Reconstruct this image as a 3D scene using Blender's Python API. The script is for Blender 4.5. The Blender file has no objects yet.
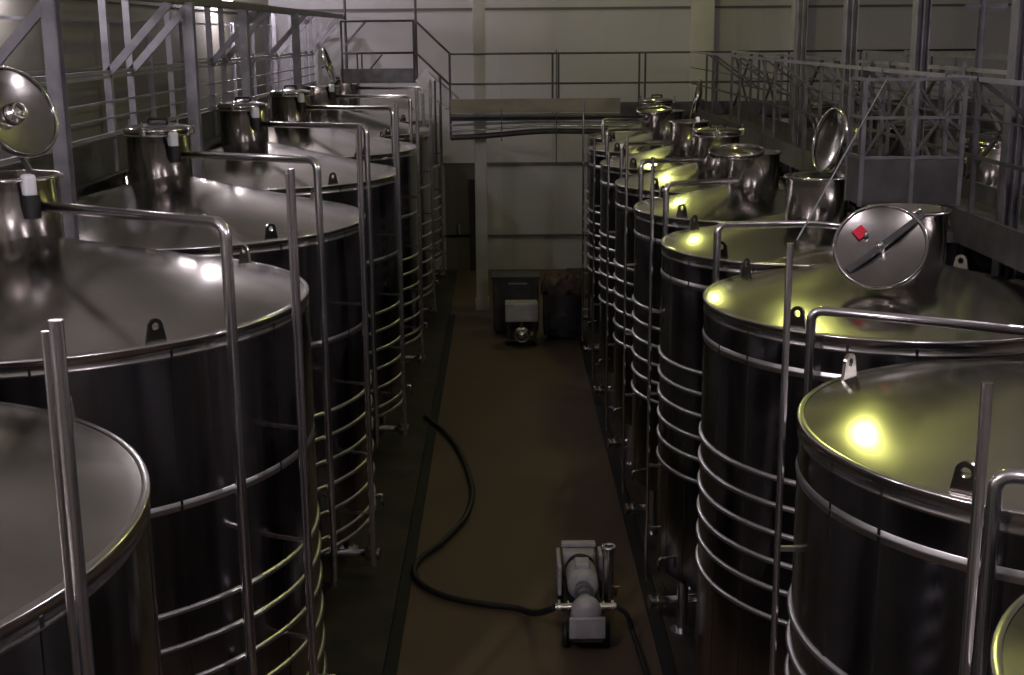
import bpy, bmesh, math, random
from mathutils import Vector, Matrix
random.seed(7)
PI = math.pi
S = 0.7                      # survey units -> metres, applied to everything at the end
COL = bpy.context.scene.collection
TAN14 = math.tan(math.radians(14))

# ------------------------------------------------------------------ materials
def mat(name, color, rough=.5, metal=0., emit=None, estr=0., build=None, spec=None):
    m = bpy.data.materials.new(name); m.use_nodes = True
    b = m.node_tree.nodes['Principled BSDF']
    b.inputs['Base Color'].default_value = (*color, 1)
    b.inputs['Roughness'].default_value = rough
    b.inputs['Metallic'].default_value = metal
    if spec is not None: b.inputs['Specular IOR Level'].default_value = spec
    if emit:
        b.inputs['Emission Color'].default_value = (*emit, 1)
        b.inputs['Emission Strength'].default_value = estr
    if build: build(m.node_tree, b)
    return m

def noise_color(c1, c2, scale, stretch=(1, 1, 1), detail=4, rough=None, bump=0., lo=.35, hi=.65):
    """procedural mottling of colour / roughness / bump in object space"""
    def f(nt, b):
        N, L = nt.nodes, nt.links
        tc = N.new('ShaderNodeTexCoord'); mp = N.new('ShaderNodeMapping')
        mp.inputs['Scale'].default_value = stretch
        nz = N.new('ShaderNodeTexNoise'); nz.inputs['Scale'].default_value = scale; nz.inputs['Detail'].default_value = detail
        L.new(tc.outputs['Object'], mp.inputs['Vector']); L.new(mp.outputs['Vector'], nz.inputs['Vector'])
        cr = N.new('ShaderNodeValToRGB')
        cr.color_ramp.elements[0].position = lo; cr.color_ramp.elements[1].position = hi
        cr.color_ramp.elements[0].color = (*c1, 1); cr.color_ramp.elements[1].color = (*c2, 1)
        L.new(nz.outputs['Fac'], cr.inputs['Fac']); L.new(cr.outputs['Color'], b.inputs['Base Color'])
        if rough:
            mr = N.new('ShaderNodeMapRange')
            mr.inputs['From Min'].default_value = .3; mr.inputs['From Max'].default_value = .7
            mr.inputs['To Min'].default_value = rough[0]; mr.inputs['To Max'].default_value = rough[1]
            L.new(nz.outputs['Fac'], mr.inputs['Value']); L.new(mr.outputs['Result'], b.inputs['Roughness'])
        if bump:
            bp = N.new('ShaderNodeBump'); bp.inputs['Strength'].default_value = bump; bp.inputs['Distance'].default_value = .02
            L.new(nz.outputs['Fac'], bp.inputs['Height']); L.new(bp.outputs['Normal'], b.inputs['Normal'])
    return f

def aniso(inner, amount, rot):
    def f(nt, b):
        inner(nt, b)
        tg = nt.nodes.new('ShaderNodeTangent'); tg.direction_type = 'RADIAL'; tg.axis = 'Z'
        nt.links.new(tg.outputs['Tangent'], b.inputs['Tangent'])
        b.inputs['Anisotropic'].default_value = amount; b.inputs['Anisotropic Rotation'].default_value = rot
    return f

M = {}
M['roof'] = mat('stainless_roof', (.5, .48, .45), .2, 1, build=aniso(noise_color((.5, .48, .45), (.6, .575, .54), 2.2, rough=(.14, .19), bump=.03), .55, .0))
M['shell'] = mat('stainless_shell', (.3, .29, .31), .2, 1, build=noise_color((.2, .195, .215), (.36, .345, .37), 4, (1, 1, .03), rough=(.1, .26), bump=.3))  # darker than the roof steel: dim, streaky reflections are put into its colour
M['bright'] = mat('polished_stainless', (.72, .7, .7), .2, 1)
M['tube'] = mat('polished_tube', (.8, .78, .81), .22, 1)
M['neck'] = mat('neck_stainless', (.6, .58, .57), .13, 1, build=noise_color((.5, .48, .48), (.66, .64, .63), 4, (1, 1, .1), rough=(.1, .18)))
M['ring'] = mat('ring_stainless', (.62, .61, .62), .33, 1)
M['galvmid'] = mat('mid_grey_steel', (.17, .165, .175), .5, .3, build=noise_color((.13, .125, .135), (.21, .2, .215), 6))  # mid-dark tone of the galvanised steel
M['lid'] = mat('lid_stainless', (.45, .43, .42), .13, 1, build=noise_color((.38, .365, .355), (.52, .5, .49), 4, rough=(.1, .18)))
M['galv'] = mat('galvanised_steel', (.27, .26, .29), .5, .25, build=noise_color((.22, .21, .24), (.32, .31, .34), 6, rough=(.4, .6)))
M['galvdark'] = mat('dark_galvanised', (.08, .075, .08), .5, .3, build=noise_color((.06, .056, .06), (.1, .095, .1), 5))
M['black'] = mat('black_rubber', (.012, .012, .013), .55)
M['plastic'] = mat('white_plastic', (.75, .75, .78), .4)
M['red'] = mat('red_sticker', (.85, .02, .06), .5)
M['paintgrey'] = mat('grey_paint', (.4, .38, .39), .45, build=noise_color((.34, .32, .33), (.46, .44, .45), 7))
M['paintdark'] = mat('dark_machine_paint', (.03, .028, .03), .5, build=noise_color((.02, .018, .02), (.05, .045, .045), 5))
M['brown'] = mat('brown_sheet', (.1, .065, .05), .8, build=noise_color((.035, .03, .03), (.2, .13, .1), 5, detail=6))
M['brass'] = mat('brass_valve', (.75, .55, .22), .25, 1)
M['concrete'] = mat('pale_concrete', (.55, .53, .5), .8, build=noise_color((.48, .46, .43), (.6, .58, .54), 1.5, detail=6))
M['trim'] = mat('seam_trim', (.12, .11, .1), .7)
M['yellowkick'] = mat('ochre_steel', (.22, .2, .15), .32, .6, build=noise_color((.16, .145, .11), (.28, .25, .18), 3, (.5, 1, 1)))
M['lampcase'] = mat('lamp_case', (.2, .2, .2), .5, .5)

def wallbuild(base, base2, period):
    def f(nt, b):
        N, L = nt.nodes, nt.links
        tc = N.new('ShaderNodeTexCoord'); sp = N.new('ShaderNodeSeparateXYZ')
        L.new(tc.outputs['Object'], sp.inputs['Vector'])
        ad = N.new('ShaderNodeMath'); ad.operation = 'ADD'
        L.new(sp.outputs['X'], ad.inputs[0]); L.new(sp.outputs['Y'], ad.inputs[1])
        ml = N.new('ShaderNodeMath'); ml.operation = 'MULTIPLY'; ml.inputs[1].default_value = 1 / period
        L.new(ad.outputs[0], ml.inputs[0])
        fr = N.new('ShaderNodeMath'); fr.operation = 'FRACT'; L.new(ml.outputs[0], fr.inputs[0])
        lt = N.new('ShaderNodeMath'); lt.operation = 'LESS_THAN'; lt.inputs[1].default_value = .04; L.new(fr.outputs[0], lt.inputs[0])
        nz = N.new('ShaderNodeTexNoise'); nz.inputs['Scale'].default_value = .7; nz.inputs['Detail'].default_value = 5
        L.new(tc.outputs['Object'], nz.inputs['Vector'])
        cr = N.new('ShaderNodeValToRGB')
        cr.color_ramp.elements[0].position = .3; cr.color_ramp.elements[1].position = .7
        cr.color_ramp.elements[0].color = (*base, 1); cr.color_ramp.elements[1].color = (*base2, 1)
        L.new(nz.outputs['Fac'], cr.inputs['Fac']); L.new(cr.outputs['Color'], b.inputs['Base Color'])
        bp = N.new('ShaderNodeBump'); bp.inputs['Strength'].default_value = .6; bp.inputs['Distance'].default_value = .02; bp.invert = True
        L.new(lt.outputs[0], bp.inputs['Height']); L.new(bp.outputs['Normal'], b.inputs['Normal'])
    return f
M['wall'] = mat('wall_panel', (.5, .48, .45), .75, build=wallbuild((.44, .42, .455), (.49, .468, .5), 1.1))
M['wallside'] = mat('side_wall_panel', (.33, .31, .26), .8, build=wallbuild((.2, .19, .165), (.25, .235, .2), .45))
M['ceil'] = mat('ceiling_sheet', (.55, .53, .51), .8, build=wallbuild((.52, .5, .48), (.58, .56, .54), .5))
M['floor'] = mat('brown_floor', (.11, .075, .05), .6, spec=.3, build=noise_color((.098, .066, .044), (.13, .09, .06), 1.3, detail=8, rough=(.5, .7)))
M['plinth'] = mat('shaded_plinth_concrete', (.13, .1, .07), .7, build=noise_color((.018, .015, .012), (.05, .038, .028), 2, detail=7))  # near-black: shade of the tanks is put into the concrete's colour
M['gutter'] = mat('gutter_grate', (.008, .008, .008), .7)

# ------------------------------------------------------------------ mesh builder
class MB:
    def __init__(s): s.bm = bmesh.new()
    def face(s, pts, smooth=False):
        vs = [s.bm.verts.new(p) for p in pts]; f = s.bm.faces.new(vs); f.smooth = smooth; return f
    def box(s, c, d, rz=0, mtx=None, bev=0.):
        r = bmesh.ops.create_cube(s.bm, size=1)['verts']
        bmesh.ops.scale(s.bm, vec=d, verts=r)
        if bev:
            es = list({e for v in r for e in v.link_edges})
            r = list({v for f in bmesh.ops.bevel(s.bm, geom=es, offset=bev, segments=2, profile=.5, affect='EDGES')['faces'] for v in f.verts} | {v for v in r if v.is_valid})
        m = mtx if mtx else Matrix.Rotation(rz, 4, 'Z')
        bmesh.ops.transform(s.bm, matrix=Matrix.Translation(c) @ m, verts=r); return s
    def beam(s, a, b, w, h=None, up=(0, 0, 1)):
        """rectangular bar from a to b"""
        a, b = Vector(a), Vector(b); d = b - a; L = d.length; z = d.normalized()
        u = Vector(up)
        if abs(u.dot(z)) > .95: u = Vector((0, 1, 0))
        x = u.cross(z).normalized(); y = z.cross(x)
        m = Matrix((x, y, z)).transposed().to_4x4()
        return s.box((a + b) / 2, (w, h or w, L), mtx=m)
    def lathe(s, prof, c=(0, 0, 0), n=48, mtx=None, a0=0, a1=2 * PI):
        full = abs(a1 - a0 - 2 * PI) < 1e-6
        k = n if full else n + 1; rings = []
        m = mtx or Matrix.Identity(4); c = Vector(c)
        for (r, z) in prof:
            if r < 1e-6: rings.append([s.bm.verts.new(c + m @ Vector((0, 0, z)))])
            else: rings.append([s.bm.verts.new(c + m @ Vector((r * math.cos(a0 + (a1 - a0) * i / n), r * math.sin(a0 + (a1 - a0) * i / n), z))) for i in range(k)])
        for A, B in zip(rings, rings[1:]):
            for i in range(n):
                j = (i + 1) % k if full else i + 1
                if len(A) == 1 and len(B) == 1: continue
                if len(A) == 1: f = s.bm.faces.new((A[0], B[i], B[j]))
                elif len(B) == 1: f = s.bm.faces.new((A[i], B[0], A[j]))
                else: f = s.bm.faces.new((A[i], B[i], B[j], A[j]))
                f.smooth = True
        return s
    def torus(s, R, r, z=0, c=(0, 0, 0), n=64, m=8, mtx=None):
        pr = [(R + r * math.cos(2 * PI * i / m), z + r * math.sin(2 * PI * i / m)) for i in range(m + 1)]
        return s.lathe(pr, c, n, mtx)
    def cyl(s, a, b, r, r2=None, n=20, cap=True):
        a, b = Vector(a), Vector(b); d = b - a
        m = d.to_track_quat('Z', 'Y').to_matrix().to_4x4(); L = d.length
        r2 = r if r2 is None else r2
        pr = [(r, 0), (r2, L)]
        s.lathe(pr, a, n, m)
        if cap:
            for (rr, zz, fl) in ((r, 0, True), (r2, L, False)):
                if rr > 1e-6:
                    ps = [a + m @ Vector((rr * math.cos(2 * PI * i / n), rr * math.sin(2 * PI * i / n), zz)) for i in range(n)]
                    s.face(ps[::-1] if fl else ps)
        return s
    def tube(s, pts, r, n=12, cap=True):
        pts = [Vector(p) for p in pts]; rings = []
        T = [(pts[min(i + 1, len(pts) - 1)] - pts[max(i - 1, 0)]).normalized() for i in range(len(pts))]
        u = Vector((0, 0, 1)) if abs(T[0].z) < .9 else Vector((1, 0, 0))
        x = (u - T[0] * u.dot(T[0])).normalized()
        for i, p in enumerate(pts):
            x = (x - T[i] * x.dot(T[i])).normalized(); y = T[i].cross(x)
            rings.append([s.bm.verts.new(p + (x * math.cos(2 * PI * k / n) + y * math.sin(2 * PI * k / n)) * r) for k in range(n)])
        for A, B in zip(rings, rings[1:]):
            for k in range(n):
                f = s.bm.faces.new((A[k], A[(k + 1) % n], B[(k + 1) % n], B[k])); f.smooth = True
        if cap:
            s.bm.faces.new(rings[0][::-1]); s.bm.faces.new(rings[-1])
        return s
    def build(s, name, m, parent=None, loc=(0, 0, 0), rot=None):
        bmesh.ops.recalc_face_normals(s.bm, faces=s.bm.faces)
        me = bpy.data.meshes.new(name); s.bm.to_mesh(me); s.bm.free()
        me.materials.append(m if not isinstance(m, str) else M[m])
        o = bpy.data.objects.new(name, me); COL.objects.link(o)
        if parent: o.parent = parent
        o.location = loc
        if rot is not None: o.rotation_euler = rot
        return o

def fillet(pts, r, n=6):
    pts = [Vector(p) for p in pts]; out = [pts[0]]
    for a, b, c in zip(pts, pts[1:], pts[2:]):
        u = (a - b).normalized(); v = (c - b).normalized()
        k = min(r, (a - b).length * .45, (c - b).length * .45)
        p, q = b + u * k, b + v * k
        for i in range(n + 1):
            t = i / n; out.append(p * (1 - t) ** 2 + b * 2 * t * (1 - t) + q * t * t)
    out.append(pts[-1]); return out

def smooth_path(pts, n=10):
    """Catmull-Rom through points"""
    P = [Vector(p) for p in pts]; P = [P[0] * 2 - P[1]] + P + [P[-1] * 2 - P[-2]]; out = []
    for i in range(1, len(P) - 2):
        p0, p1, p2, p3 = P[i - 1:i + 3]
        for k in range(n):
            t = k / n
            out.append(.5 * ((2 * p1) + (p2 - p0) * t + (2 * p0 - 5 * p1 + 4 * p2 - p3) * t * t + (3 * p1 - p0 - 3 * p2 + p3) * t ** 3))
    out.append(P[-2]); return out

def tag(o, label, cat, group=None):
    o['label'] = label; o['category'] = cat
    if group: o['group'] = group
    return o
def thing(name, label, cat, loc=(0, 0, 0), group=None):
    o = bpy.data.objects.new(name, None); COL.objects.link(o); o.location = loc; o.empty_display_size = .2
    return tag(o, label, cat, group)
def struct(name, mb, m, label=None):
    o = mb.build(name, m); o['kind'] = 'structure'
    return o
def copy_child(src, parent):
    c = src.copy(); COL.objects.link(c); c.parent = parent
    return c
def copy_tree(src, parent):
    c = copy_child(src, parent)
    for ch in [k for k in src.children]: copy_tree(ch, c)
    return c

# ------------------------------------------------------------------ room
XW, XE, YN, YS, ZC = -6.85, 16.0, 39.4, -7.0, 11.2
struct('floor', MB().box(((XW + XE) / 2, (YN + YS) / 2, -.1), (XE - XW + .6, YN - YS + .6, .2)), 'floor')
struct('ceiling', MB().box(((XW + XE) / 2, (YN + YS) / 2, ZC + .1), (XE - XW + .6, YN - YS + .6, .2)), 'ceil')
struct('wall_back', MB().box(((XW + XE) / 2, YN + .1, ZC / 2), (XE - XW, .2, ZC)), 'wall')
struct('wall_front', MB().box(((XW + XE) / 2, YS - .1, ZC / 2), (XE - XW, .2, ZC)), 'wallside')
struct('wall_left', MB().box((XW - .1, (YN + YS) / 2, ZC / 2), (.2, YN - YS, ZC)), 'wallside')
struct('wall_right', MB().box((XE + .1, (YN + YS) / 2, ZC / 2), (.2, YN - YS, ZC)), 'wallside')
for i, z in enumerate((1.06, 3.26, 7.8)):
    struct('trim_%d' % (i + 1), MB().box(((XW + XE) / 2, YN - .03, z), (XE - XW, .06, .07)), 'trim')
struct('trim_4', MB().box((XW + .03, (YN + YS) / 2, 7.72), (.06, YN - YS, .09)), 'trim')
# raised plinths the tanks stand on, and the two gutters along the aisle
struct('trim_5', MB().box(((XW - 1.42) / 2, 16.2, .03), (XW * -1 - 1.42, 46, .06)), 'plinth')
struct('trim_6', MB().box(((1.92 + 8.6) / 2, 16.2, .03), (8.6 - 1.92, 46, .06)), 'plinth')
tag(MB().box((-1.34, 15.3, .012), (.15, 35, .024)).build('floor_gutter', 'gutter'), 'black drain channel along the left edge of the aisle floor', 'drain', None)
tag(MB().box((1.83, 15.3, .012), (.15, 35, .024)).build('floor_gutter', 'gutter'), 'black drain channel along the right edge of the aisle floor', 'drain', None)
# door in the far wall, left of the column
d = MB().box((-1.2, YN - .03, 1.6), (1.1, .06, 3.3)).build('door_1', 'trim'); d['kind'] = 'structure'
MB().box((-.85, YN - .09, 1.4), (.36, .06, 2.8)).build('dark_opening', 'black', d)  # black slab stands in for the darkness of the opening
MB().box((-1.35, YN - .12, 1.3), (.05, .05, .3)).build('door_handle', 'bright', d)

def concrete_column(x, y, w, dp, label):
    mb = MB().box((0, 0, ZC / 2), (w, dp, ZC), bev=.015).box((0, 0, .15), (w + .05, dp + .05, .3))
    tag(mb.build('concrete_column', 'concrete', loc=(x, y, 0)), label, 'column')
concrete_column(-.57, 33.55, .31, .3, 'pale concrete column rising behind the rear walkway at the end of the aisle')
concrete_column(5.9, YN - .25, .64, .5, 'wide pale concrete column on the far wall above the right tanks')
concrete_column(8.75, YN - .2, .4, .4, 'pale concrete column on the far wall, farther right behind dark steel posts')

# ------------------------------------------------------------------ tanks
def make_lug():
    mb = MB(); n = 14; t = .012; w = .085; h = .12
    out = [(-w, 0)] + [(w * .72 * math.cos(a), h + w * .72 * math.sin(a)) for a in [PI - PI * i / n for i in range(n + 1)]] + [(w, 0)]
    inn = [(.03 * math.cos(a), h + .03 * math.sin(a)) for a in [PI - PI * i / n for i in range(n + 1)]]
    low = [(.03 * math.cos(a), h + .03 * math.sin(a)) for a in [PI + PI * i / n for i in range(n + 1)]]
    for sx in (-t, t):
        for i in range(n):
            mb.face([(out[i + 1][0], sx, out[i + 1][1]), (out[i + 2][0], sx, out[i + 2][1]), (inn[i + 1][0], sx, inn[i + 1][1]), (inn[i][0], sx, inn[i][1])])
        ring = [(out[0][0], sx, out[0][1]), (out[1][0], sx, out[1][1])] + [(p[0], sx, p[1]) for p in low] + [(out[-2][0], sx, out[-2][1]), (out[-1][0], sx, out[-1][1])]
        for i in range(1, len(ring) - 2):
            mb.face([(0, sx, 0) if False else ring[0], ring[i], ring[i + 1]]) if i < len(ring) // 2 else mb.face([ring[-1], ring[i], ring[i + 1]])
        mb.face([ring[0], ring[len(ring) // 2], ring[-1]])
    loop = out
    for i in range(len(loop) - 1):
        mb.face([(loop[i][0], -t, loop[i][1]), (loop[i + 1][0], -t, loop[i + 1][1]), (loop[i + 1][0], t, loop[i + 1][1]), (loop[i][0], t, loop[i][1])])
    circ = inn + low[1:]
    for i in range(len(circ) - 1):
        mb.face([(circ[i][0], -t, circ[i][1]), (circ[i + 1][0], -t, circ[i + 1][1]), (circ[i + 1][0], t, circ[i + 1][1]), (circ[i][0], t, circ[i][1])])
    bmesh.ops.remove_doubles(mb.bm, verts=mb.bm.verts, dist=1e-5)
    return mb

def lid_on(tank, r, loc, normal, closed=False, style='bar', spin=0.):
    """dished manhole lid; 'normal' is the direction its inner face looks"""
    q = Vector(normal).normalized().to_track_quat('Z', 'Y').to_matrix()
    q = (q @ Matrix.Rotation(spin, 3, 'Z')).to_euler()
    pr = [(r * .955, .0), (r * .955, .035), (r, .04), (r + .012, .02), (r + .012, -.02), (r, -.035), (r * .8, -.055), (r * .4, -.085), (0, -.095)]
    inner = [(r * .955, .0), (r * .8, -.02), (r * .4, -.05), (0, -.06)]
    mb = MB().lathe(pr, n=40).lathe(inner, n=40)
    lid = mb.build('lid', 'lid', tank, loc, q)
    if style == 'boss':
        MB().lathe([(.1, -.045), (.095, -.01), (.06, 0), (.055, .03), (0, .035)], n=20).build('centre_boss', 'bright', lid)
        MB().torus(.07, .014, .045, n=20).build('hand_wheel', 'bright', lid)
    if style == 'bar':
        MB().tube(fillet([(-r * .99, 0, -.03), (-r * .9, 0, -.14), (r * .9, 0, -.14), (r * 1.25, 0, -.06)], .06), .022).build('clamp_bar', 'galvdark', lid)
    if style == 'inner_bar':
        MB().beam((-r * .88, 0, -.012), (r * 1.15, 0, .02), .05, .035).build('clamp_bar', 'galvdark', lid)
        MB().lathe([(.035, -.05), (.035, .05), (.02, .07), (0, .07)], n=14).build('clamp_bolt', 'bright', lid)
        MB().lathe([(.02, -.03), (.02, .03), (0, .035)], (-.02, r * .42, 0), n=12).build('clamp_bolt', 'bright', lid)
    if closed:
        for a in (.4, 1.9, 3.3, 4.9):
            mbk = MB().box((math.cos(a) * (r + .01), math.sin(a) * (r + .01), 0), (.1, .05, .1), rz=a, bev=.01)
            mbk.cyl((math.cos(a) * (r + .03), math.sin(a) * (r + .03), -.12), (math.cos(a) * (r + .03), math.sin(a) * (r + .03), .06), .014, n=10)
            mbk.build('clamp', 'bright', lid)
        MB().tube(fillet([(-.12, 0, -.08), (-.12, 0, -.135), (.12, 0, -.135), (.12, 0, -.08)], .04), .018).build('lid_handle', 'black', lid)
    return lid

def shell_parts(t, R, zt, rings, band, seams, full=True, n=96):
    z0 = .85
    mb = MB().lathe([(R, z0), (R, zt)], n=n)
    for a in seams:
        mb.box((math.cos(a) * (R + .001), math.sin(a) * (R + .001), (z0 + zt) / 2), (.008, .022, zt - z0 - .1), rz=a)
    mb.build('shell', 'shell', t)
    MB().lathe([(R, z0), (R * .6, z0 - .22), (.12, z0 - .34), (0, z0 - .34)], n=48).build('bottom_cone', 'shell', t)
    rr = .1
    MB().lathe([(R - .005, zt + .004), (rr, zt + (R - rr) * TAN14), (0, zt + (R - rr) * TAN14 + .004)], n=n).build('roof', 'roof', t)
    MB().lathe([(R - .03, zt + .014), (R + .006, zt + .014), (R + .014, zt + .004), (R + .012, zt - .014), (R + .003, zt - .024),
                (R + .003, zt - .1), (R + .008, zt - .107), (R + .003, zt - .114), (R, zt - .118)], n=n).build('rim', 'bright', t)
    MB().lathe([(R - .002, band - .04), (R + .003, band - .035), (R + .003, band - .008), (R + .009, band), (R + .003, band + .008), (R + .003, band + .035), (R - .002, band + .04)], n=n).build('weld_band', 'ring', t)
    for z in rings:
        MB().lathe([(R - .002, z - .026), (R + .014, z - .02), (R + .025, z), (R + .014, z + .02), (R - .002, z + .026)], n=n).build('cooling_ring', 'ring', t)
    for k in range(6):
        a = k * PI / 3 + .3
        x, y = math.cos(a) * R * .86, math.sin(a) * R * .86
        MB().cyl((x, y, .09), (x, y, z0 + .02 - .09), .07, n=14).cyl((x, y, .06), (x, y, .09), .14, n=16).build('leg', 'tube', t)

def manhole_parts(t, mx, my, R, zt, r, h):
    base = zt + (R - .34) * TAN14 - .1
    top = base + .1 + h
    MB().lathe([(r, base), (r, top - .02), (r + .03, top - .02), (r + .035, top), (r + .02, top + .012), (r - .02, top + .012), (r - .02, base)], (mx, my, 0), n=40).build('manhole_neck', 'neck', t)
    return top

def valve_parts(t, ang, R):
    """outlet pipe with butterfly valve looking at the aisle"""
    c, s_ = math.cos(ang), math.sin(ang)
    P = lambda r, z, o=0: (c * r - s_ * o, s_ * r + c * o, z)
    MB().tube(fillet([P(R * .35, .55), P(R * .35, .38), P(R - .05, .38)], .1), .055).build('outlet_pipe', 'tube', t)
    v = MB().cyl(P(R - .05, .38), P(R + .03, .38), .1, n=18).cyl(P(R + .03, .38), P(R + .1, .38), .06, n=16).cyl(P(R + .1, .38), P(R + .13, .38), .085, n=16).build('outlet_valve', 'bright', t)
    MB().beam(P(R - .01, .46), P(R - .01, .62), .025).beam(P(R - .01, .62), P(R - .01, .62, .22), .03).build('valve_handle', 'brass', v)
    # sampling tap a bit higher
    a2 = ang + .18
    c2, s2 = math.cos(a2), math.sin(a2)
    MB().tube(fillet([(c2 * (R - .02), s2 * (R - .02), 1.05), (c2 * (R + .12), s2 * (R + .12), 1.05), (c2 * (R + .12), s2 * (R + .12), .9)], .04), .02, n=8).build('sample_tap', 'bright', t)

def gauge_parts(t, ang, rad, z0, z1, R, tubes=((-.04, .016, -.03), (.022, .028, 0))):
    c, s_ = math.cos(ang), math.sin(ang)
    for j, (o, r, dz) in enumerate(tubes):
        x, y = c * rad - s_ * o, s_ * rad + c * o
        MB().cyl((x, y, z0), (x, y, z1 + dz), r, n=12).build('gauge_tube', 'tube', t)
    for z in (1.2, 2.0, 2.9, 3.9):
        MB().beam((c * (R - .01), s_ * (R - .01), z), (c * rad, s_ * rad, z), .03).build('gauge_bracket', 'bright', t)

LZ, RZ = 4.81, 4.71
def left_tank(label, y, R=2.4, gauge=True, lid=None, pipe=True):
    cx = -4.18
    t = thing('steel_tank', label, 'tank', (cx, y, 0), 'stainless steel tanks of the left row')
    shell_parts(t, R, LZ, (2.63, 2.33, 2.02, 1.70, 1.37, 1.04, .98 - .2 + .1), 3.5, [math.radians(a) for a in (-118, -72, -47, -20, 10, 40, 75, 150, 200)])
    mx, my, r = -.2, .25, .4
    top = manhole_parts(t, mx, my, R, LZ, r, .56)
    if lid == 'boss':
        lid_on(t, .415, (mx + .02, my + .2, top + .55), (.81, -.45, .36), style='boss')
        MB().beam((mx + .05, my + r + .01, top - .05), (mx - .08, my + .4, top + .2), .06, .04).build('lid_hinge', 'galvdark', t)
    elif lid == 'leaning':
        lid_on(t, .43, (mx + .12, my + .42, top + .48), (.95, .02, .3), style='bar')
        MB().beam((mx + .1, my + r + .01, top - .05), (mx + .24, my + r + .03, top + .14), .06, .04).build('lid_hinge', 'galvdark', t)
    else:
        lid_on(t, r + .02, (mx, my, top + .05), (0, 0, -1), closed=True, style='none')
    # breather bracket, white with a black cap, on the side facing the aisle
    bx, by = mx + .26, my - .33
    b = MB().box((bx, by, top - .05), (.13, .11, .2), rz=-.9, bev=.03).build('breather', 'plastic', t)
    MB().cyl((bx + .02, by - .03, top - .33), (bx + .02, by - .03, top - .13), .075, n=14).build('breather_cap', 'black', b)
    if pipe:
        a = math.radians(-36); px, py = math.cos(a) * (R + .13), math.sin(a) * (R + .13)
        ux, uy = px - mx, py - my; L = math.hypot(ux, uy)
        st = (mx + ux / L * (r - .01), my + uy / L * (r - .01), 5.64)
        MB().tube(fillet([st, (px, py, 5.69), (px, py, .42), (px - .2, py + .08, .42)], .13), .046, n=14).build('fill_pipe', 'tube', t)
        for z in (1.6, 3.2): MB().beam((math.cos(a) * (R - .01), math.sin(a) * (R - .01), z), (px, py, z), .03).build('pipe_bracket', 'bright', t)
    if gauge: gauge_parts(t, math.radians(-22.5), R + .29, .5, 6.05, R)
    for a in (-49, 49, 140, 220):
        ar = math.radians(a)
        make_lug().build('lifting_lug', 'roof', t, (math.cos(ar) * (R - .07), math.sin(ar) * (R - .07), LZ + .015), (0, 0, ar + PI / 2))
    valve_parts(t, math.radians(-8), R)
    return t

YL = [5.78, 11.37, 16.43, 22.0, 27.05, 31.95, 36.85]
left_tank('nearest steel tank of the left row, cut off by the lower left corner', YL[0])
left_tank('second steel tank of the left row, its round lid standing open', YL[1], lid='boss')
left_tank('third steel tank of the left row, lid closed', YL[2])
left_tank('fourth steel tank of the left row, between the second and third steel columns', YL[3])
left_tank('fifth steel tank from the front in the left row', YL[4])
left_tank('sixth steel tank from the front in the left row, narrow lid tipped up', YL[5], lid='leaning')
left_tank('last steel tank of the left row, beside the stairs of the rear platform', YL[6])

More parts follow.
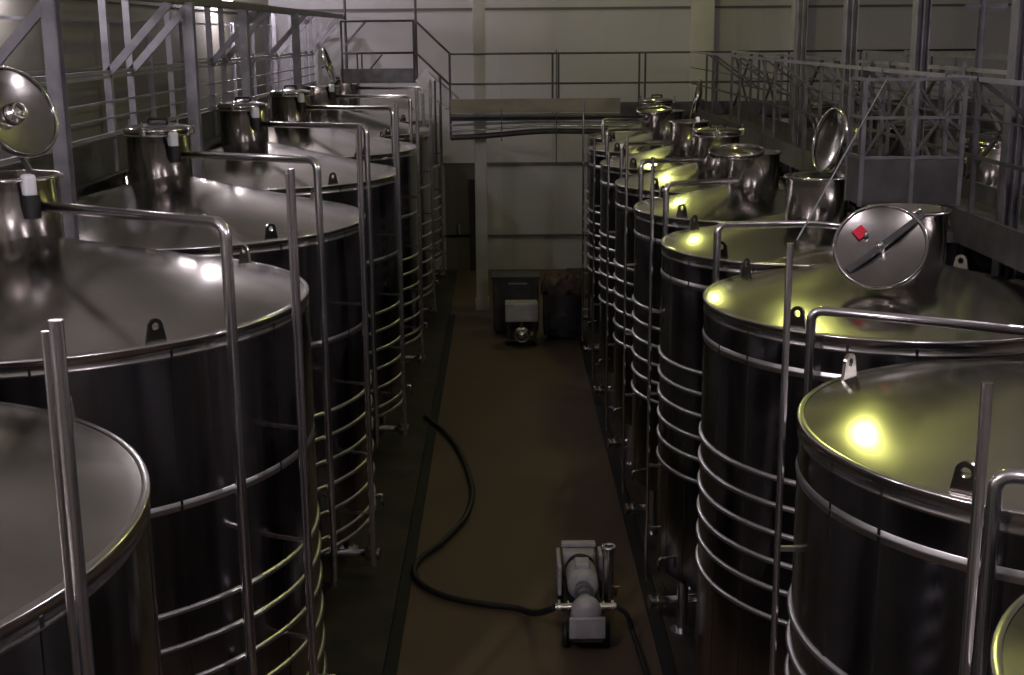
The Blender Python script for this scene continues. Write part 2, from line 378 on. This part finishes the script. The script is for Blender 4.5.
def right_tank(label, x, y, R, gauge=True, lid=None, pipe='neck', gang=176, grad=0):
    t = thing('steel_tank', label, 'tank', (x, y, 0), 'stainless steel tanks of the right row')
    shell_parts(t, R, RZ, (3.42, 3.18, 2.93, 2.67, 2.42, 2.15), 4.37, [math.radians(a) for a in (-150, -118, -100, -60, 20, 90, 150, 195)])
    mx, my, r = .14, .08, .35
    if lid == 'hanging': mx, my = .12, .1
    if lid == 'upright': mx, my = .27, .08
    top = manhole_parts(t, mx, my, R, RZ, r, .47)
    if lid == 'hanging':       # swung over towards the aisle, inner face to the camera
        l = lid_on(t, .385, (-.31, -.58, RZ + .58), (-.28, -.76, .5), style='inner_bar', spin=.75)
        st = MB().box((0, 0, 0), (.1, .1, .008), rz=PI / 4 - .75, bev=.002).build('sticker', 'red', l, (-.22, .05, .0))
        st.location = (-.04, .22, -.012)
        st['label'] = 'red diamond sticker'
        MB().tube(fillet([(mx - .1, my - r - .01, top - .04), (mx - .06, my - r - .2, top + .08), (-.06, -.45, RZ + .82)], .08), .024, n=10).build('lid_hinge', 'bright', t)
    elif lid == 'upright':
        lid_on(t, .365, (mx + .14, my + .08, top + .4), (-.96, -.18, .23), style='bar')
        MB().beam((mx + .34, my + .12, top - .06), (mx + .2, my + .1, top + .07), .06, .05).build('lid_hinge', 'bright', t)
    elif lid == 'swung':
        lid_on(t, .37, (mx - .3, my - .3, top + .03), (-.05, -.12, 1), style='none')
        MB().tube([(mx - .1, my - r, top - .1), (mx - .1, my - r - .03, top + .02), (mx - .2, my - r + .05, top + .03)], .02, n=8).build('lid_hinge', 'bright', t)
    elif lid == 'edge':
        lid_on(t, .36, (mx + .12, my - .05, top + .4), (-.98, .12, .2), style='bar')
        MB().beam((mx + .2, my - .02, top - .1), (mx + .15, my, top + .08), .07, .06).build('lid_hinge', 'bright', t)
    else:
        lid_on(t, r + .02, (mx, my, top + .05), (0, 0, -1), closed=True, style='none')
    a = math.radians(-139 if pipe == 'neck' else -132); px, py = math.cos(a) * (R + .1), math.sin(a) * (R + .1)
    if pipe == 'neck':
        ux, uy = px - mx, py - my; L = math.hypot(ux, uy)
        path = [(mx + ux / L * (r - .01), my + uy / L * (r - .01), 5.1), (px, py, 5.16), (px, py, .5), (px + .12, py + .12, .5)]
    elif pipe == 'front':
        path = [(.62, -.72, 4.98), (.0, -.8, 5.05), (px, py, 5.1), (px, py, .5), (px + .12, py + .12, .5)]
    else:
        a = math.radians(-127); px, py = math.cos(a) * (R + .1), math.sin(a) * (R + .1)
        path = [(1.2, py - .62, 4.8), (px, py, 4.93), (px, py, .5), (px + .12, py + .12, .5)]
    MB().tube(fillet(path, .1), .04, n=14).build('fill_pipe', 'tube', t)
    for z in (1.7, 3.6): MB().beam((math.cos(a) * (R - .01), math.sin(a) * (R - .01), z), (px, py, z), .03).build('pipe_bracket', 'bright', t)
    if gauge: gauge_parts(t, math.radians(gang), x - 1.71 + grad, .5, 5.85 if R > 1.55 else (5.7 if y < 19 or y > 27 else 5.2), R, ((0, .022, 0),))
    for b in (-134, 134, 50):
        ar = math.radians(b)
        make_lug().build('lifting_lug', 'roof', t, (math.cos(ar) * (R - .07), math.sin(ar) * (R - .07), RZ + .015), (0, 0, ar + PI / 2))
    valve_parts(t, math.radians(188), R)
    return t
right_tank('steel tank whose rim only just shows in the lower right corner', 3.37, 4.06, 1.58, pipe='out', gang=165.5, grad=.03)
right_tank('nearest fully shown steel tank of the right row, lug with a hole on its rim', 3.52, 7.54, 1.69, pipe='out')
right_tank('second steel tank of the right row, open lid with a red diamond sticker', 3.52, 11.48, 1.69, gauge=False, lid='hanging', pipe='out')
right_tank('third steel tank of the right row, shiny lid standing upright', 3.33, 14.75, 1.5, lid='upright', pipe='front')
right_tank('fourth steel tank of the right row, lid swung flat to the side', 3.33, 17.89, 1.5, lid='swung')
right_tank('fifth steel tank of the right row, closed lid ringed by clamps', 3.33, 20.99, 1.5)
right_tank('sixth steel tank of the right row, lid standing edge-on', 3.33, 24.3, 1.5, lid='edge')
right_tank('seventh steel tank of the right row, lid swung aside', 3.33, 27.62, 1.5, lid='swung')
right_tank('last steel tank of the right row, nearest the far wall', 3.5, 30.85, 1.5, gauge=False)

# third row, seen through the right catwalk: one tank, then copies
def far_tank(x, y, label):
    t = thing('storage_tank', label, 'tank', (x, y, 0), 'steel tanks beyond the right catwalk')
    R = 1.5
    MB().lathe([(R, .85), (R, RZ)], n=64).build('shell', 'shell', t)
    MB().lathe([(R, .85), (.12, .5), (0, .5)], n=48).build('bottom_cone', 'shell', t)
    MB().lathe([(R, RZ), (.34, RZ + (R - .34) * TAN14)], n=64).build('roof', 'roof', t)
    MB().lathe([(R - .03, RZ + .015), (R + .02, RZ + .015), (R + .02, RZ - .03), (R, RZ - .04)], n=64).build('rim', 'bright', t)
    for k in range(4):
        a = k * PI / 2 + .5; p = (math.cos(a) * R * .86, math.sin(a) * R * .86)
        MB().cyl((*p, .06), (*p, .8), .07, n=12).build('leg', 'tube', t)
    top = manhole_parts(t, 0, 0, R, RZ, .37, .5)
    lid_on(t, .39, (0, 0, top + .05), (0, 0, -1), closed=True, style='none')
    return t
ys3 = [11.4, 14.8, 18.2, 21.8, 25.2, 28.6]
ords = ['nearest', 'second', 'third', 'fourth', 'fifth', 'last']
ft = far_tank(6.85, ys3[0], 'nearest steel tank beyond the right catwalk, by the photo\'s right edge')
for i, y in enumerate(ys3[1:]):
    c = ft.copy(); COL.objects.link(c); c.location = (6.85, y, 0)
    c['label'] = '%s steel tank beyond the right catwalk, half hidden by its railings' % ords[i + 1]
    for ch in list(ft.children): copy_tree(ch, c)

# ------------------------------------------------------------------ left catwalk and its steelwork
cols_y = [13.9, 19.22, 24.53, 29.5]
for i, y in enumerate(cols_y):
    mb = MB()
    w = .155
    mb.box((0, 0, 3.78), (.012, .15, 7.56)).box((0, -.075, 3.78), (w, .014, 7.56)).box((0, .075, 3.78), (w, .014, 7.56)).box((0, 0, .08), (.24, .2, .02))
    tag(mb.build('steel_column', 'galv', loc=((-4.68, -4.5, -4.74, -4.56)[i], y, 0)), ('wide grey steel column between the second and third left tanks' if i == 0 else '%s grey steel column behind the left tanks, counted from the front' % ['first', 'second', 'third', 'fourth'][i]), 'column', 'steel columns of the left row')

cw = thing('catwalk', 'grey steel catwalk with braced posts running behind the left row of tanks', 'catwalk', (-5.55, 19, 0))
def part(name, mb, m, parent=cw): return mb.build(name, m, parent)
Y0, Y1 = -11, 20.1          # local y range (world 8 .. 34.9)
part('deck', MB().box((-.5, (Y0 + Y1) / 2, 5.48), (.95, Y1 - Y0, .05)), 'galvdark')
part('fascia', MB().box((0, (Y0 + Y1) / 2, 5.44), (.03, Y1 - Y0, .5)).box((.05, (Y0 + Y1) / 2, 5.2), (.1, Y1 - Y0, .03)).box((.03, (Y0 + Y1) / 2, 5.69), (.06, Y1 - Y0, .03)), 'galvdark')
for z, w in ((6.61, .05), (6.54, .04), (5.75, .05), (6.2, .028), (5.98, .022)):
    part('rail', MB().beam((0.03, Y0, z), (0.03, Y1, z), w), 'galv')
for z in (6.6, 7.35):
    part('rail', MB().beam((-1.05, Y0, z), (-1.05, Y1, z), .045), 'galv')
part('top_beam', MB().beam((.98, Y0, 7.6), (.98, Y1 - .4, 7.6), .09, .12), 'galvdark')
part('top_beam', MB().beam((0, Y0, 7.66), (0, Y1 - .4, 7.66), .06, .08), 'galvdark')
for yc in (8.6, 13.9, 19.22, 25.85, 31.95, 38.1):
    for dy in (-.58, .58) if yc != 13.9 else (.0,):
        y = yc + dy - 19
        part('post', MB().box((0, y, 6.42), (.1, .06, 2.5)), 'galv')
        part('brace', MB().beam((.03, y, 6.6), (.95, y, 7.56), .11, .06, up=(0, 1, 0)), 'galv')
        part('cross_beam', MB().beam((0, y, 7.64), (.98, y, 7.64), .05), 'galvdark')
for yc in (11.2, 16.6, 22.2, 28.9, 35.0):
    part('post', MB().box((0, yc - 19, 6.42), (.09, .05, 2.5)), 'galv')
for k in range(12):
    y = Y0 + 1.3 + k * 2.6
    part('rear_post', MB().box((-1.05, y, 6.45), (.09, .05, 1.9)), 'galv')
for k in range(11):
    y = Y0 + .9 + k * 2.9
    part('deck_support', MB().beam((0, y, 5.42), (-1.28, y, 5.42), .08, .1), 'galvdark')

# ------------------------------------------------------------------ rear platform, stairs and walkway (across the end of the aisle)
def pipe_rail(mb, pts, r): return mb.tube(pts, r, n=8)
pf = thing('platform', 'grey steel platform with pipe handrails above the far end of the left tanks', 'platform', (-3.1, 33.2, 0))
part('deck', MB().box((0, .5, 5.93), (1.84, 1.0, .05)), 'galvdark', pf)
part('kick_plate', MB().box((0, 0, 6.08), (1.9, .03, .36)), 'galvmid', pf)
for z in (7.42, 6.64):
    part('rail', MB().tube([(-.92, 0, z), (.92, 0, z)], .028, n=8), 'galvdark', pf)
for x in (-.9, .9): part('post', MB().cyl((x, 0, 5.9), (x, 0, 7.42), .026, n=10), 'galvdark', pf)
part('brace', MB().beam((-.85, .1, 6.8), (-.3, .1, 7.4), .05), 'galv', pf)
part('brace', MB().beam((-.3, .1, 6.15), (.1, .1, 6.6), .04), 'galvdark', pf)
for x in (-.62, -.5): part('post', MB().cyl((x, .9, 5.95), (x, .9, 6.6), .02, n=8), 'galvdark', pf)
for x in (-.9, .9): part('hanger', MB().cyl((x, .95, 5.95), (x, .95, ZC), .035, n=8), 'galvdark', pf)
st = thing('stairs', 'short steel stairs with bright stringer going down from platform to rear walkway', 'stairs', (-2.15, 33.2, 0))
for yy in (-.02, .9):
    part('stringer', MB().box((.51, yy, 5.71), (1.12, .03, .36), mtx=Matrix.Rotation(math.radians(41.5), 4, 'Y')), 'bright', st)
for k in range(4):
    part('tread', MB().box((.22 + k * .2, .44, 5.82 - k * .19), (.24, .88, .03)), 'galvdark', st)
for z in (7.42, 6.64):
    part('handrail', MB().tube([(.0, -.03, z), (.84, -.03, z - .8)], .028, n=8), 'galvdark', st)
for x, z1, z0 in ((.84, 6.64, 4.5),): part('post', MB().cyl((x, -.03, z0), (x, -.03, z1), .03, n=10), 'galvdark', st)
for x, z1, z0 in ((.46, 5.95, 3.9), (.6, 6.1, 3.9)): part('post', MB().cyl((x, -.06, z0), (x, -.06, z1), .025, n=10), 'galvdark', st)

rw = thing('rear_walkway', 'steel walkway with handrail and ochre kick plate crossing the far end of the aisle', 'walkway', (0, 33.2, 0))
X0, X1 = -1.28, 12.0
part('deck', MB().box(((X0 + X1) / 2, -.45, 5.1), (X1 - X0, .85, .05)), 'galvdark', rw)
part('kick_plate', MB().box(((X0 + 2.9) / 2, -.9, 5.36), (2.9 - X0, .03, .34)), 'yellowkick', rw)
part('kick_plate', MB().box(((2.9 + X1) / 2, -.9, 5.26), (X1 - 2.9, .03, .34)), 'galvdark', rw)
for z, y in ((6.6, 0), (5.86, 0)):
    part('rail', MB().tube([(X0, y, z), (X1, y, z)], .026, n=8), 'galvdark', rw)
for x in (1.27, 1.42, 3.45, 3.6, 5.4, 7.2, 9.0, 10.8): part('post', MB().cyl((x, 0, 5.1), (x, 0, 6.6), .026, n=8), 'galvdark', rw)
part('hanger', MB().cyl((1.33, -.9, 3.9), (1.33, -.9, 6.7), .014, n=8), 'galvdark', rw)
part('hanger', MB().cyl((-.02, -.95, 4.5), (-.02, -.95, 5.3), .014, n=8), 'galvdark', rw)
part('deck_support', MB().beam((X0, -.45, 5.02), (X1, -.45, 5.02), .12, .1), 'galvdark', rw)
for x in (4.95, 9.2): part('leg', MB().beam((x, -.45, 0), (x, -.45, 5.08), .14), 'galvdark', rw)
for i, (z0, z1, r, m, lab) in enumerate(((4.76, 4.84, .025, 'tube', 'thin bright pipe hanging just under the rear walkway'), (4.6, 4.7, .07, 'galvdark', 'thick dark pipe hanging below the rear walkway'), (4.9, 4.93, .03, 'galv', 'grey pipe between the two other pipes under the rear walkway'))):
    tag(MB().tube(smooth_path([(-1.3, 32.75, z0 - .04), (-.4, 32.75, z0), (1, 32.75, z1), (2.6, 32.75, z1 - .02), (4.6, 32.75, z1 - .02)], 8), r, n=12).build('pipe', m), lab, 'pipe')

# ------------------------------------------------------------------ right catwalk
rc = thing('catwalk', 'dark steel catwalk with cross-braced railings running behind the right row of tanks', 'catwalk', (4.6, 19, 0))
y0, y1 = -16, 13.2
def rp(n, mb, m): return mb.build(n, m, rc)
rp('deck', MB().box((.5, (y0 + y1) / 2, 5.08), (1.0, y1 - y0, .05)), 'galvdark')
for x in (0, 1.0):
    rp('fascia', MB().box((x, (y0 + y1) / 2, 5.16), (.03, y1 - y0, .34)), 'galvdark')
    for z, w in ((6.62, .045), (5.88, .035), (6.25, .02)):
        rp('rail', MB().beam((x, y0, z), (x, y1, z), w), 'galvdark' if z != 6.62 else 'galv')
mids = [5.8, 9.5, 13.12, 16.32, 19.44, 22.65, 25.96, 29.23]
for yc in mids:
    for dy in (-.45, .45):
        for x in (0, 1.0):
            rp('post', MB().box((x, yc + dy - 19, 5.82), (.045, .045, 1.66)), 'galvdark')
        rp('brace', MB().beam((-.0, yc + dy - 19, 6.62), (.98, yc + dy - 19, 5.9), .04, .03, up=(0, 1, 0)), 'galvdark')
    rp('deck_support', MB().beam((-.15, yc - 19, 5.02), (1.15, yc - 19, 5.02), .1), 'galvdark')
    rp('cross_brace', MB().beam((1.0, yc + .5 - 19, 5.3), (1.0, yc + 2.6 - 19, 6.6), .04), 'galvdark')
    rp('cross_brace', MB().beam((1.0, yc + .5 - 19, 6.6), (1.0, yc + 2.6 - 19, 5.3), .04), 'galvdark')
# basket between the second and third tanks
sp = thing('service_platform', 'dark steel service platform basket between the second and third right tanks', 'platform', (4.05, 13.1, 0))
def spp(n, mb, m): return mb.build(n, m, sp)
spp('deck', MB().box((0, 0, 5.41), (1.0, .5, .04)), 'galvdark')
spp('panel', MB().box((0, -.25, 5.63), (1.0, .025, .42)), 'galvdark')
spp('panel', MB().box((-.5, 0, 5.63), (.025, .5, .42)), 'galvdark')
for z in (5.86, 6.25, 6.62):
    spp('rail', MB().beam((-.5, -.25, z), (.5, -.25, z), .03), 'galvmid')
    spp('rail', MB().beam((-.5, -.25, z), (-.5, .25, z), .03), 'galvmid')
for x, y in ((-.5, -.25), (-.5, .25), (.48, -.25), (.48, .25), (0, -.25)): spp('post', MB().box((x, y, 6.0), (.04, .04, 1.24)), 'galvmid')
for a, b in (((-.5, 5.86), (0, 6.6)), ((0, 6.6), (.5, 5.86)), ((-.5, 6.6), (0, 5.86)), ((0, 5.86), (.5, 6.6))):
    spp('cross_brace', MB().beam((a[0], -.25, a[1]), (b[0], -.25, b[1]), .025), 'galvdark')
for x in (-.45, .4): spp('bracket', MB().beam((x, .0, 5.4), (.5, .0, 5.12), .035), 'galvdark')

def steel_col(x, y, label, w=.19):
    mb = MB().box((0, 0, ZC / 2), (.014, w, ZC)).box((-.08, 0, ZC / 2), (.014, w, ZC)).box((.08, 0, ZC / 2), (.014, w, ZC)).box((0, 0, .08), (.26, .26, .03)).box((0, 0, ZC / 2), (.15, .014, ZC))
    tag(mb.build('steel_column', 'galvmid', loc=(x, y, 0)), label, 'column', 'steel columns of the right rows')
steel_col(5.1, 13.0, 'tall grey steel column behind the right tanks, nearest the photo\'s right edge')
steel_col(5.15, 16.32, 'tall grey steel column behind the third right tank, second from the right edge')
steel_col(5.1, 19.44, 'tall grey steel column behind the right tanks, third from the right edge')
steel_col(5.1, 22.65, 'tall grey steel column behind the right tanks, fourth from the right edge')
# outer catwalk beyond the third row
oc = thing('catwalk', 'distant steel catwalk with railings beyond the third row of tanks at right', 'catwalk', (8.75, 20, 0))
def op(n, mb, m): return mb.build(n, m, oc)
op('deck', MB().box((.5, 0, 5.08), (1.0, 24, .05)), 'galvdark')
for x in (0, 1.0):
    op('fascia', MB().box((x, 0, 5.16), (.03, 24, .34)), 'galvdark')
    for z in (6.6, 5.9): op('rail', MB().beam((x, -12, z), (x, 12, z), .05), 'galv')
    for k in range(8): op('post', MB().box((x, -11.9 + k * 3.38, 5.85), (.06, .06, 1.55)), 'galv')
for k in range(8):
    op('leg', MB().box((.5, -11.9 + k * 3.38, 2.53), (.14, .14, 5.06)), 'galvdark')

# hanging pipe at upper right and the wire tied to the gauge tube
hp = thing('drop_pipe', 'thin dark pipe dropping from the roof at the upper right', 'pipe', (5.76, 15.95, 0))
MB().cyl((0, 0, 0), (0, 0, ZC), .045, n=12).build('pipe_run', 'galvdark', hp)
MB().box((.04, 0, 7.36), (.5, .06, .06)).build('bracket', 'galvdark', hp)
tag(MB().tube([(1.77, 7.73, 5.86), (3.74, 12.82, 6.62)], .005, n=6).build('cable', 'galv'), 'thin cable slanting from the gauge tube up to the service basket rail', 'cable')

# ------------------------------------------------------------------ pump cart on the aisle floor
pc = thing('pump_cart', 'wheeled grey electric pump with white motor on the aisle floor', 'pump', (.93, 14.82, 0))
def pp(n, mb, m, par=pc): return mb.build(n, m, par)
pp('frame', MB().box((0, 0, .2), (.36, 1.9, .06), bev=.01).box((-.2, 0, .23), (.04, 1.8, .1)).box((.2, 0, .23), (.04, 1.8, .1)), 'paintdark')
pp('rear_box', MB().box((0, .82, .42), (.42, .28, .36), bev=.03), 'paintgrey')
pp('top_plate', MB().box((0, .92, .64), (.44, .12, .05), bev=.01), 'paintgrey')
mo = pp('motor', MB().lathe([(0, -.3), (.14, -.3), (.19, -.24), (.19, .2), (.15, .25), (0, .25)], (0, .15, .5), n=28, mtx=Matrix.Rotation(-PI / 2, 4, 'X')).box((0, .12, .7), (.18, .22, .1), bev=.02), 'paintgrey')
MB().lathe([(.1, .25), (.17, .26), (.19, .32), (.17, .38), (0, .4)], (0, .15, .5), n=24, mtx=Matrix.Rotation(-PI / 2, 4, 'X')).build('fan_cover', 'black', mo)
pp('coupling', MB().cyl((0, -.15, .5), (0, -.4, .48), .1, n=18).torus(.11, .02, 0, (0, -.28, .49), n=18, mtx=Matrix.Rotation(PI / 2, 4, 'X')), 'galvmid')
pp('pump_head', MB().lathe([(0, -.28), (.12, -.28), (.19, -.2), (.17, -.04), (.1, .12), (.09, .2), (0, .2)], (0, -.6, .46), n=28, mtx=Matrix.Rotation(-PI / 2, 4, 'X')), 'paintgrey')
pp('front_plate', MB().box((0, -.95, .36), (.42, .06, .26), bev=.015), 'paintgrey')
for sx in (-1, 1):
    pp('port', MB().cyl((sx * .1, -.6, .46), (sx * .36, -.6, .46), .05, n=16).cyl((sx * .3, -.6, .46), (sx * .33, -.6, .46), .09, n=18).cyl((sx * .2, -.6, .46), (sx * .22, -.6, .46), .08, n=18), 'bright')
pp('side_panel', MB().box((-.27, .55, .42), (.05, .62, .4), bev=.015), 'paintgrey')
pp('side_panel', MB().box((.27, .72, .42), (.05, .34, .4), bev=.015), 'paintgrey')
vs = pp('relief_cylinder', MB().cyl((.33, .1, .18), (.33, .1, .92), .06, n=18).torus(.075, .02, .93, (.33, .1, 0), n=20), 'tube')
MB().cyl((.33, .1, .9), (.33, .1, .935), .06, n=16).build('cap', 'black', vs)
pp('drain_tap', MB().cyl((.41, .05, .3), (.41, .05, .42), .02, n=10).beam((.38, .05, .42), (.46, .05, .42), .02), 'brass')
for sx in (-1, 1):
    for y, r in ((-.68, .15), (.6, .15)):
        w = pp('wheel', MB().lathe([(.04, -.035), (r - .03, -.035), (r, -.02), (r, .02), (r - .03, .035), (.04, .035)], (sx * .25, y, r), n=24, mtx=Matrix.Rotation(PI / 2, 4, 'Y')), 'black')
        MB().cyl((sx * .21, y, r), (sx * .29, y, r), .045, n=12).build('wheel_hub', 'bright', w)

# hoses
hz = .06
hose = [(-1.5, 23.3, .12), (-1.3, 23.0, hz), (-1.1, 22.5, hz), (-.8, 21.4, hz), (-.6, 20.1, hz), (-.53, 19.2, hz), (-.62, 18.2, hz), (-.9, 17.3, hz), (-1.18, 16.7, hz), (-1.24, 16.25, hz), (-1.1, 15.8, hz), (-.75, 15.42, hz), (-.3, 15.2, hz), (.1, 15.08, hz), (.3, 14.8, .12), (.42, 14.35, .34), (.565, 14.22, .46)]
tag(MB().tube(smooth_path(hose, 10), .042, n=12).build('hose', 'black'), 'long black hose snaking over the aisle floor to the pump\'s left side', 'hose')
hose2 = [(1.295, 14.22, .46), (1.42, 14.2, .36), (1.5, 14.15, .12), (1.54, 13.8, hz), (1.57, 12.9, hz), (1.6, 12.0, hz), (1.64, 11.0, hz)]
tag(MB().tube(smooth_path(hose2, 8), .03, n=10).build('hose', 'black'), 'short thin black hose from the pump\'s right side toward the camera', 'hose')

# ------------------------------------------------------------------ machinery at the end of the aisle
cr = thing('machine', 'dark flat-topped machine standing at the far end of the aisle behind the grey box', 'machine', (.28, 30.9, 0))
MB().box((0, 0, .72), (1.1, .7, 1.28), bev=.03).build('body', 'paintdark', cr)
MB().box((0, 0, 1.39), (1.18, .8, .06), bev=.015).build('top_plate', 'paintdark', cr)
MB().box((.05, -.37, 1.25), (.45, .02, .03)).build('handle_bar', 'galv', cr)
for sx in (-.45, .45):
    for sy in (-.28, .28): MB().cyl((sx, sy, 0), (sx, sy, .1), .05, n=12).build('foot', 'black', cr)
bn = thing('waste_bin', 'bulky dark container with crumpled brown sheet at the far end by the right tanks', 'bin', (1.38, 30.15, 0))
MB().lathe([(.5, .1), (.56, 1.1), (.54, 1.1), (.48, .12)], n=4, mtx=Matrix.Rotation(PI / 4, 4, 'Z')).box((0, 0, .62), (.9, .7, 1.0), bev=.04).box((0, -.38, .45), (.6, .05, .3), bev=.01).build('body', 'paintdark', bn)
mb = MB(); n = 22; rnd = random.Random(3)
vs_ = {}
for i in range(n + 1):
    for j in range(n + 1):
        x, y = -.5 + 1.0 * i / n, -.4 + .8 * j / n
        e = max(abs(x) / .5, abs(y) / .4)
        z = 1.46 + .1 * math.sin(9 * x + 3) * math.cos(8 * y) + .06 * math.sin(23 * x - 11 * y) - .35 * max(0, e - .8) / .2 + rnd.uniform(-.025, .025)
        vs_[i, j] = mb.bm.verts.new((x, y, z))
for i in range(n):
    for j in range(n): mb.bm.faces.new((vs_[i, j], vs_[i + 1, j], vs_[i + 1, j + 1], vs_[i, j + 1])).smooth = True
so = mb.build('crumpled_sheet', 'brown', bn)
sm = so.modifiers.new('thick', 'SOLIDIFY'); sm.thickness = .02
for sx in (-.24, .24):
    for sy in (-.22, .22): MB().cyl((sx, sy, 0), (sx, sy, .14), .06, n=12).build('foot', 'black', bn)
tp = thing('pump_cart', 'light grey boxed pump with round flange parked at the far end of the aisle', 'pump', (.4, 29.5, 0))
MB().box((0, .1, .78), (.76, .5, .44), bev=.03).build('housing', 'paintgrey', tp)
MB().box((0, .1, .2), (.6, .5, .08)).box((-.3, .1, .4), (.05, .4, .4)).box((.3, .1, .4), (.05, .4, .4)).build('frame', 'paintdark', tp)
MB().lathe([(0, -.05), (.19, -.05), (.2, 0), (.17, .04), (.11, .05), (.1, .12), (0, .12)], (0, -.3, .29), n=28, mtx=Matrix.Rotation(PI / 2, 4, 'X')).build('flange', 'tube', tp)
MB().torus(.15, .025, .06, (0, -.3, .29), n=24, mtx=Matrix.Rotation(PI / 2, 4, 'X')).cyl((0, -.3, .47), (0, -.3, .58), .03, n=10).build('flange_ring', 'bright', tp)
MB().cyl((0, -.2, .29), (0, 0, .29), .08, n=14).build('shaft', 'paintdark', tp)
MB().cyl((.23, -.25, .32), (.23, -.2, .32), .05, n=14).cyl((.23, -.2, .32), (.23, 0, .32), .025, n=10).build('drain_tap', 'brass', tp)
for sx in (-.32, .32): 
    for sy in (-.05, .28): MB().cyl((sx - .03, sy, .1), (sx + .03, sy, .1), .1, n=18).build('wheel', 'black', tp)

# ------------------------------------------------------------------ lamps (high-bay fixtures under the roof, some added as fill)
def glow(name, color, strength):
    return mat(name, (.8, .8, .8), .4, emit=color, estr=strength)
def globe(r, c=(0, 0, 0), n=20):
    return MB().lathe([(0, -r)] + [(r * math.sin(a), -r * math.cos(a)) for a in [PI * i / 10 for i in range(1, 10)]] + [(0, r)], c, n)
def highbay(x, y, z, m, label, r=.12):
    t = thing('pendant_lamp', label, 'lamp', (x, y, z))
    MB().lathe([(.05, .3), (.1, .29), (.11, r * .8), (.09, r * .8)], n=24).build('lamp_cap', 'lampcase', t)
    MB().cyl((0, 0, .28), (0, 0, ZC - z), .02, n=8).build('suspension_rod', 'lampcase', t)
    globe(r).build('bulb', m, t)
    return t
def wall_lamp(y, label, m):
    wl = thing('wall_lamp', label, 'lamp', (XW, y, 7.97))
    MB().tube([(0, 0, .25), (.22, 0, .25), (.32, 0, .12)], .025, n=8).box((.01, 0, .25), (.03, .14, .14)).build('lamp_arm', 'lampcase', wl)
    globe(.13, (.34, 0, 0)).build('bulb', m, wl)
YEL, WHT = (.95, 1, .25), (1, .91, .99)
KY, KW, KL = 250, 1200, 160
M['glow_yellow'] = glow('glow_yellow', YEL, KY); M['glow_white'] = glow('glow_white', WHT, KW); M['glow_wall'] = glow('glow_wall', WHT, KL)
highbay(3.15, 33.0, 9.9, M['glow_yellow'], 'yellow bulb lamp under the roof at the far end of the right row')
highbay(3.2, 17.2, 9.9, M['glow_yellow'], 'yellow bulb lamp under the roof above the middle of the right row')
highbay(3.2, 1.2, 9.9, M['glow_white'], 'white bulb lamp under the roof above the near end of the right row')
highbay(-4.6, 3.6, 9.9, M['glow_white'], 'white bulb lamp under the roof above the near end of the left row')
highbay(10.0, 12.0, 9.9, M['glow_white'], 'added unseen white fill bulb under the roof far to the right')  # added bulb out of view, brightens the right tanks
highbay(-6.2, 36.0, 10.2, glow('glow_dim', WHT, 480), 'added unseen white fill bulb under the roof in the far left corner')  # added bulb out of view, whitens the back wall
wall_lamp(31.8, 'small bright round lamp on the left wall above the tanks', glow('glow_bright', WHT, 420))
wall_lamp(18.0, 'round wall lamp above the third left tank, just above the photo', M['glow_wall'])
wall_lamp(7.5, 'round wall lamp above the first left tank, outside the photo', M['glow_wall'])

W = bpy.data.worlds.new('hall_air'); bpy.context.scene.world = W; W.use_nodes = True
W.node_tree.nodes['Background'].inputs['Color'].default_value = (.02, .02, .022, 1)

# ------------------------------------------------------------------ camera
f, pitch, yaw, roll, H = 1295.63, .2303, .0059, .0083, 7.084
cd = bpy.data.cameras.new('camera'); cd.sensor_width = 36; cd.lens = f / 1024 * 36
cam = bpy.data.objects.new('camera', cd); COL.objects.link(cam)
cam.rotation_euler = (Matrix.Rotation(-yaw, 3, 'Z') @ Matrix.Rotation(PI / 2 - pitch, 3, 'X') @ Matrix.Rotation(-roll, 3, 'Z')).to_euler()
cam.location = (0, 0, H); cd.clip_start = .05; cd.clip_end = 200
sc = bpy.context.scene; sc.camera = cam

# ------------------------------------------------------------------ scale the survey units to metres
for me in bpy.data.meshes: me.transform(Matrix.Scale(S, 4))
for o in bpy.data.objects:
    o.location = o.location * S
    for md in o.modifiers:
        if md.type == 'SOLIDIFY': md.thickness *= S
sc.view_settings.view_transform = 'Standard'; sc.view_settings.look = 'None'
sc.view_settings.gamma = 1; sc.view_settings.use_curve_mapping = False
sc.view_settings.exposure = 0.0
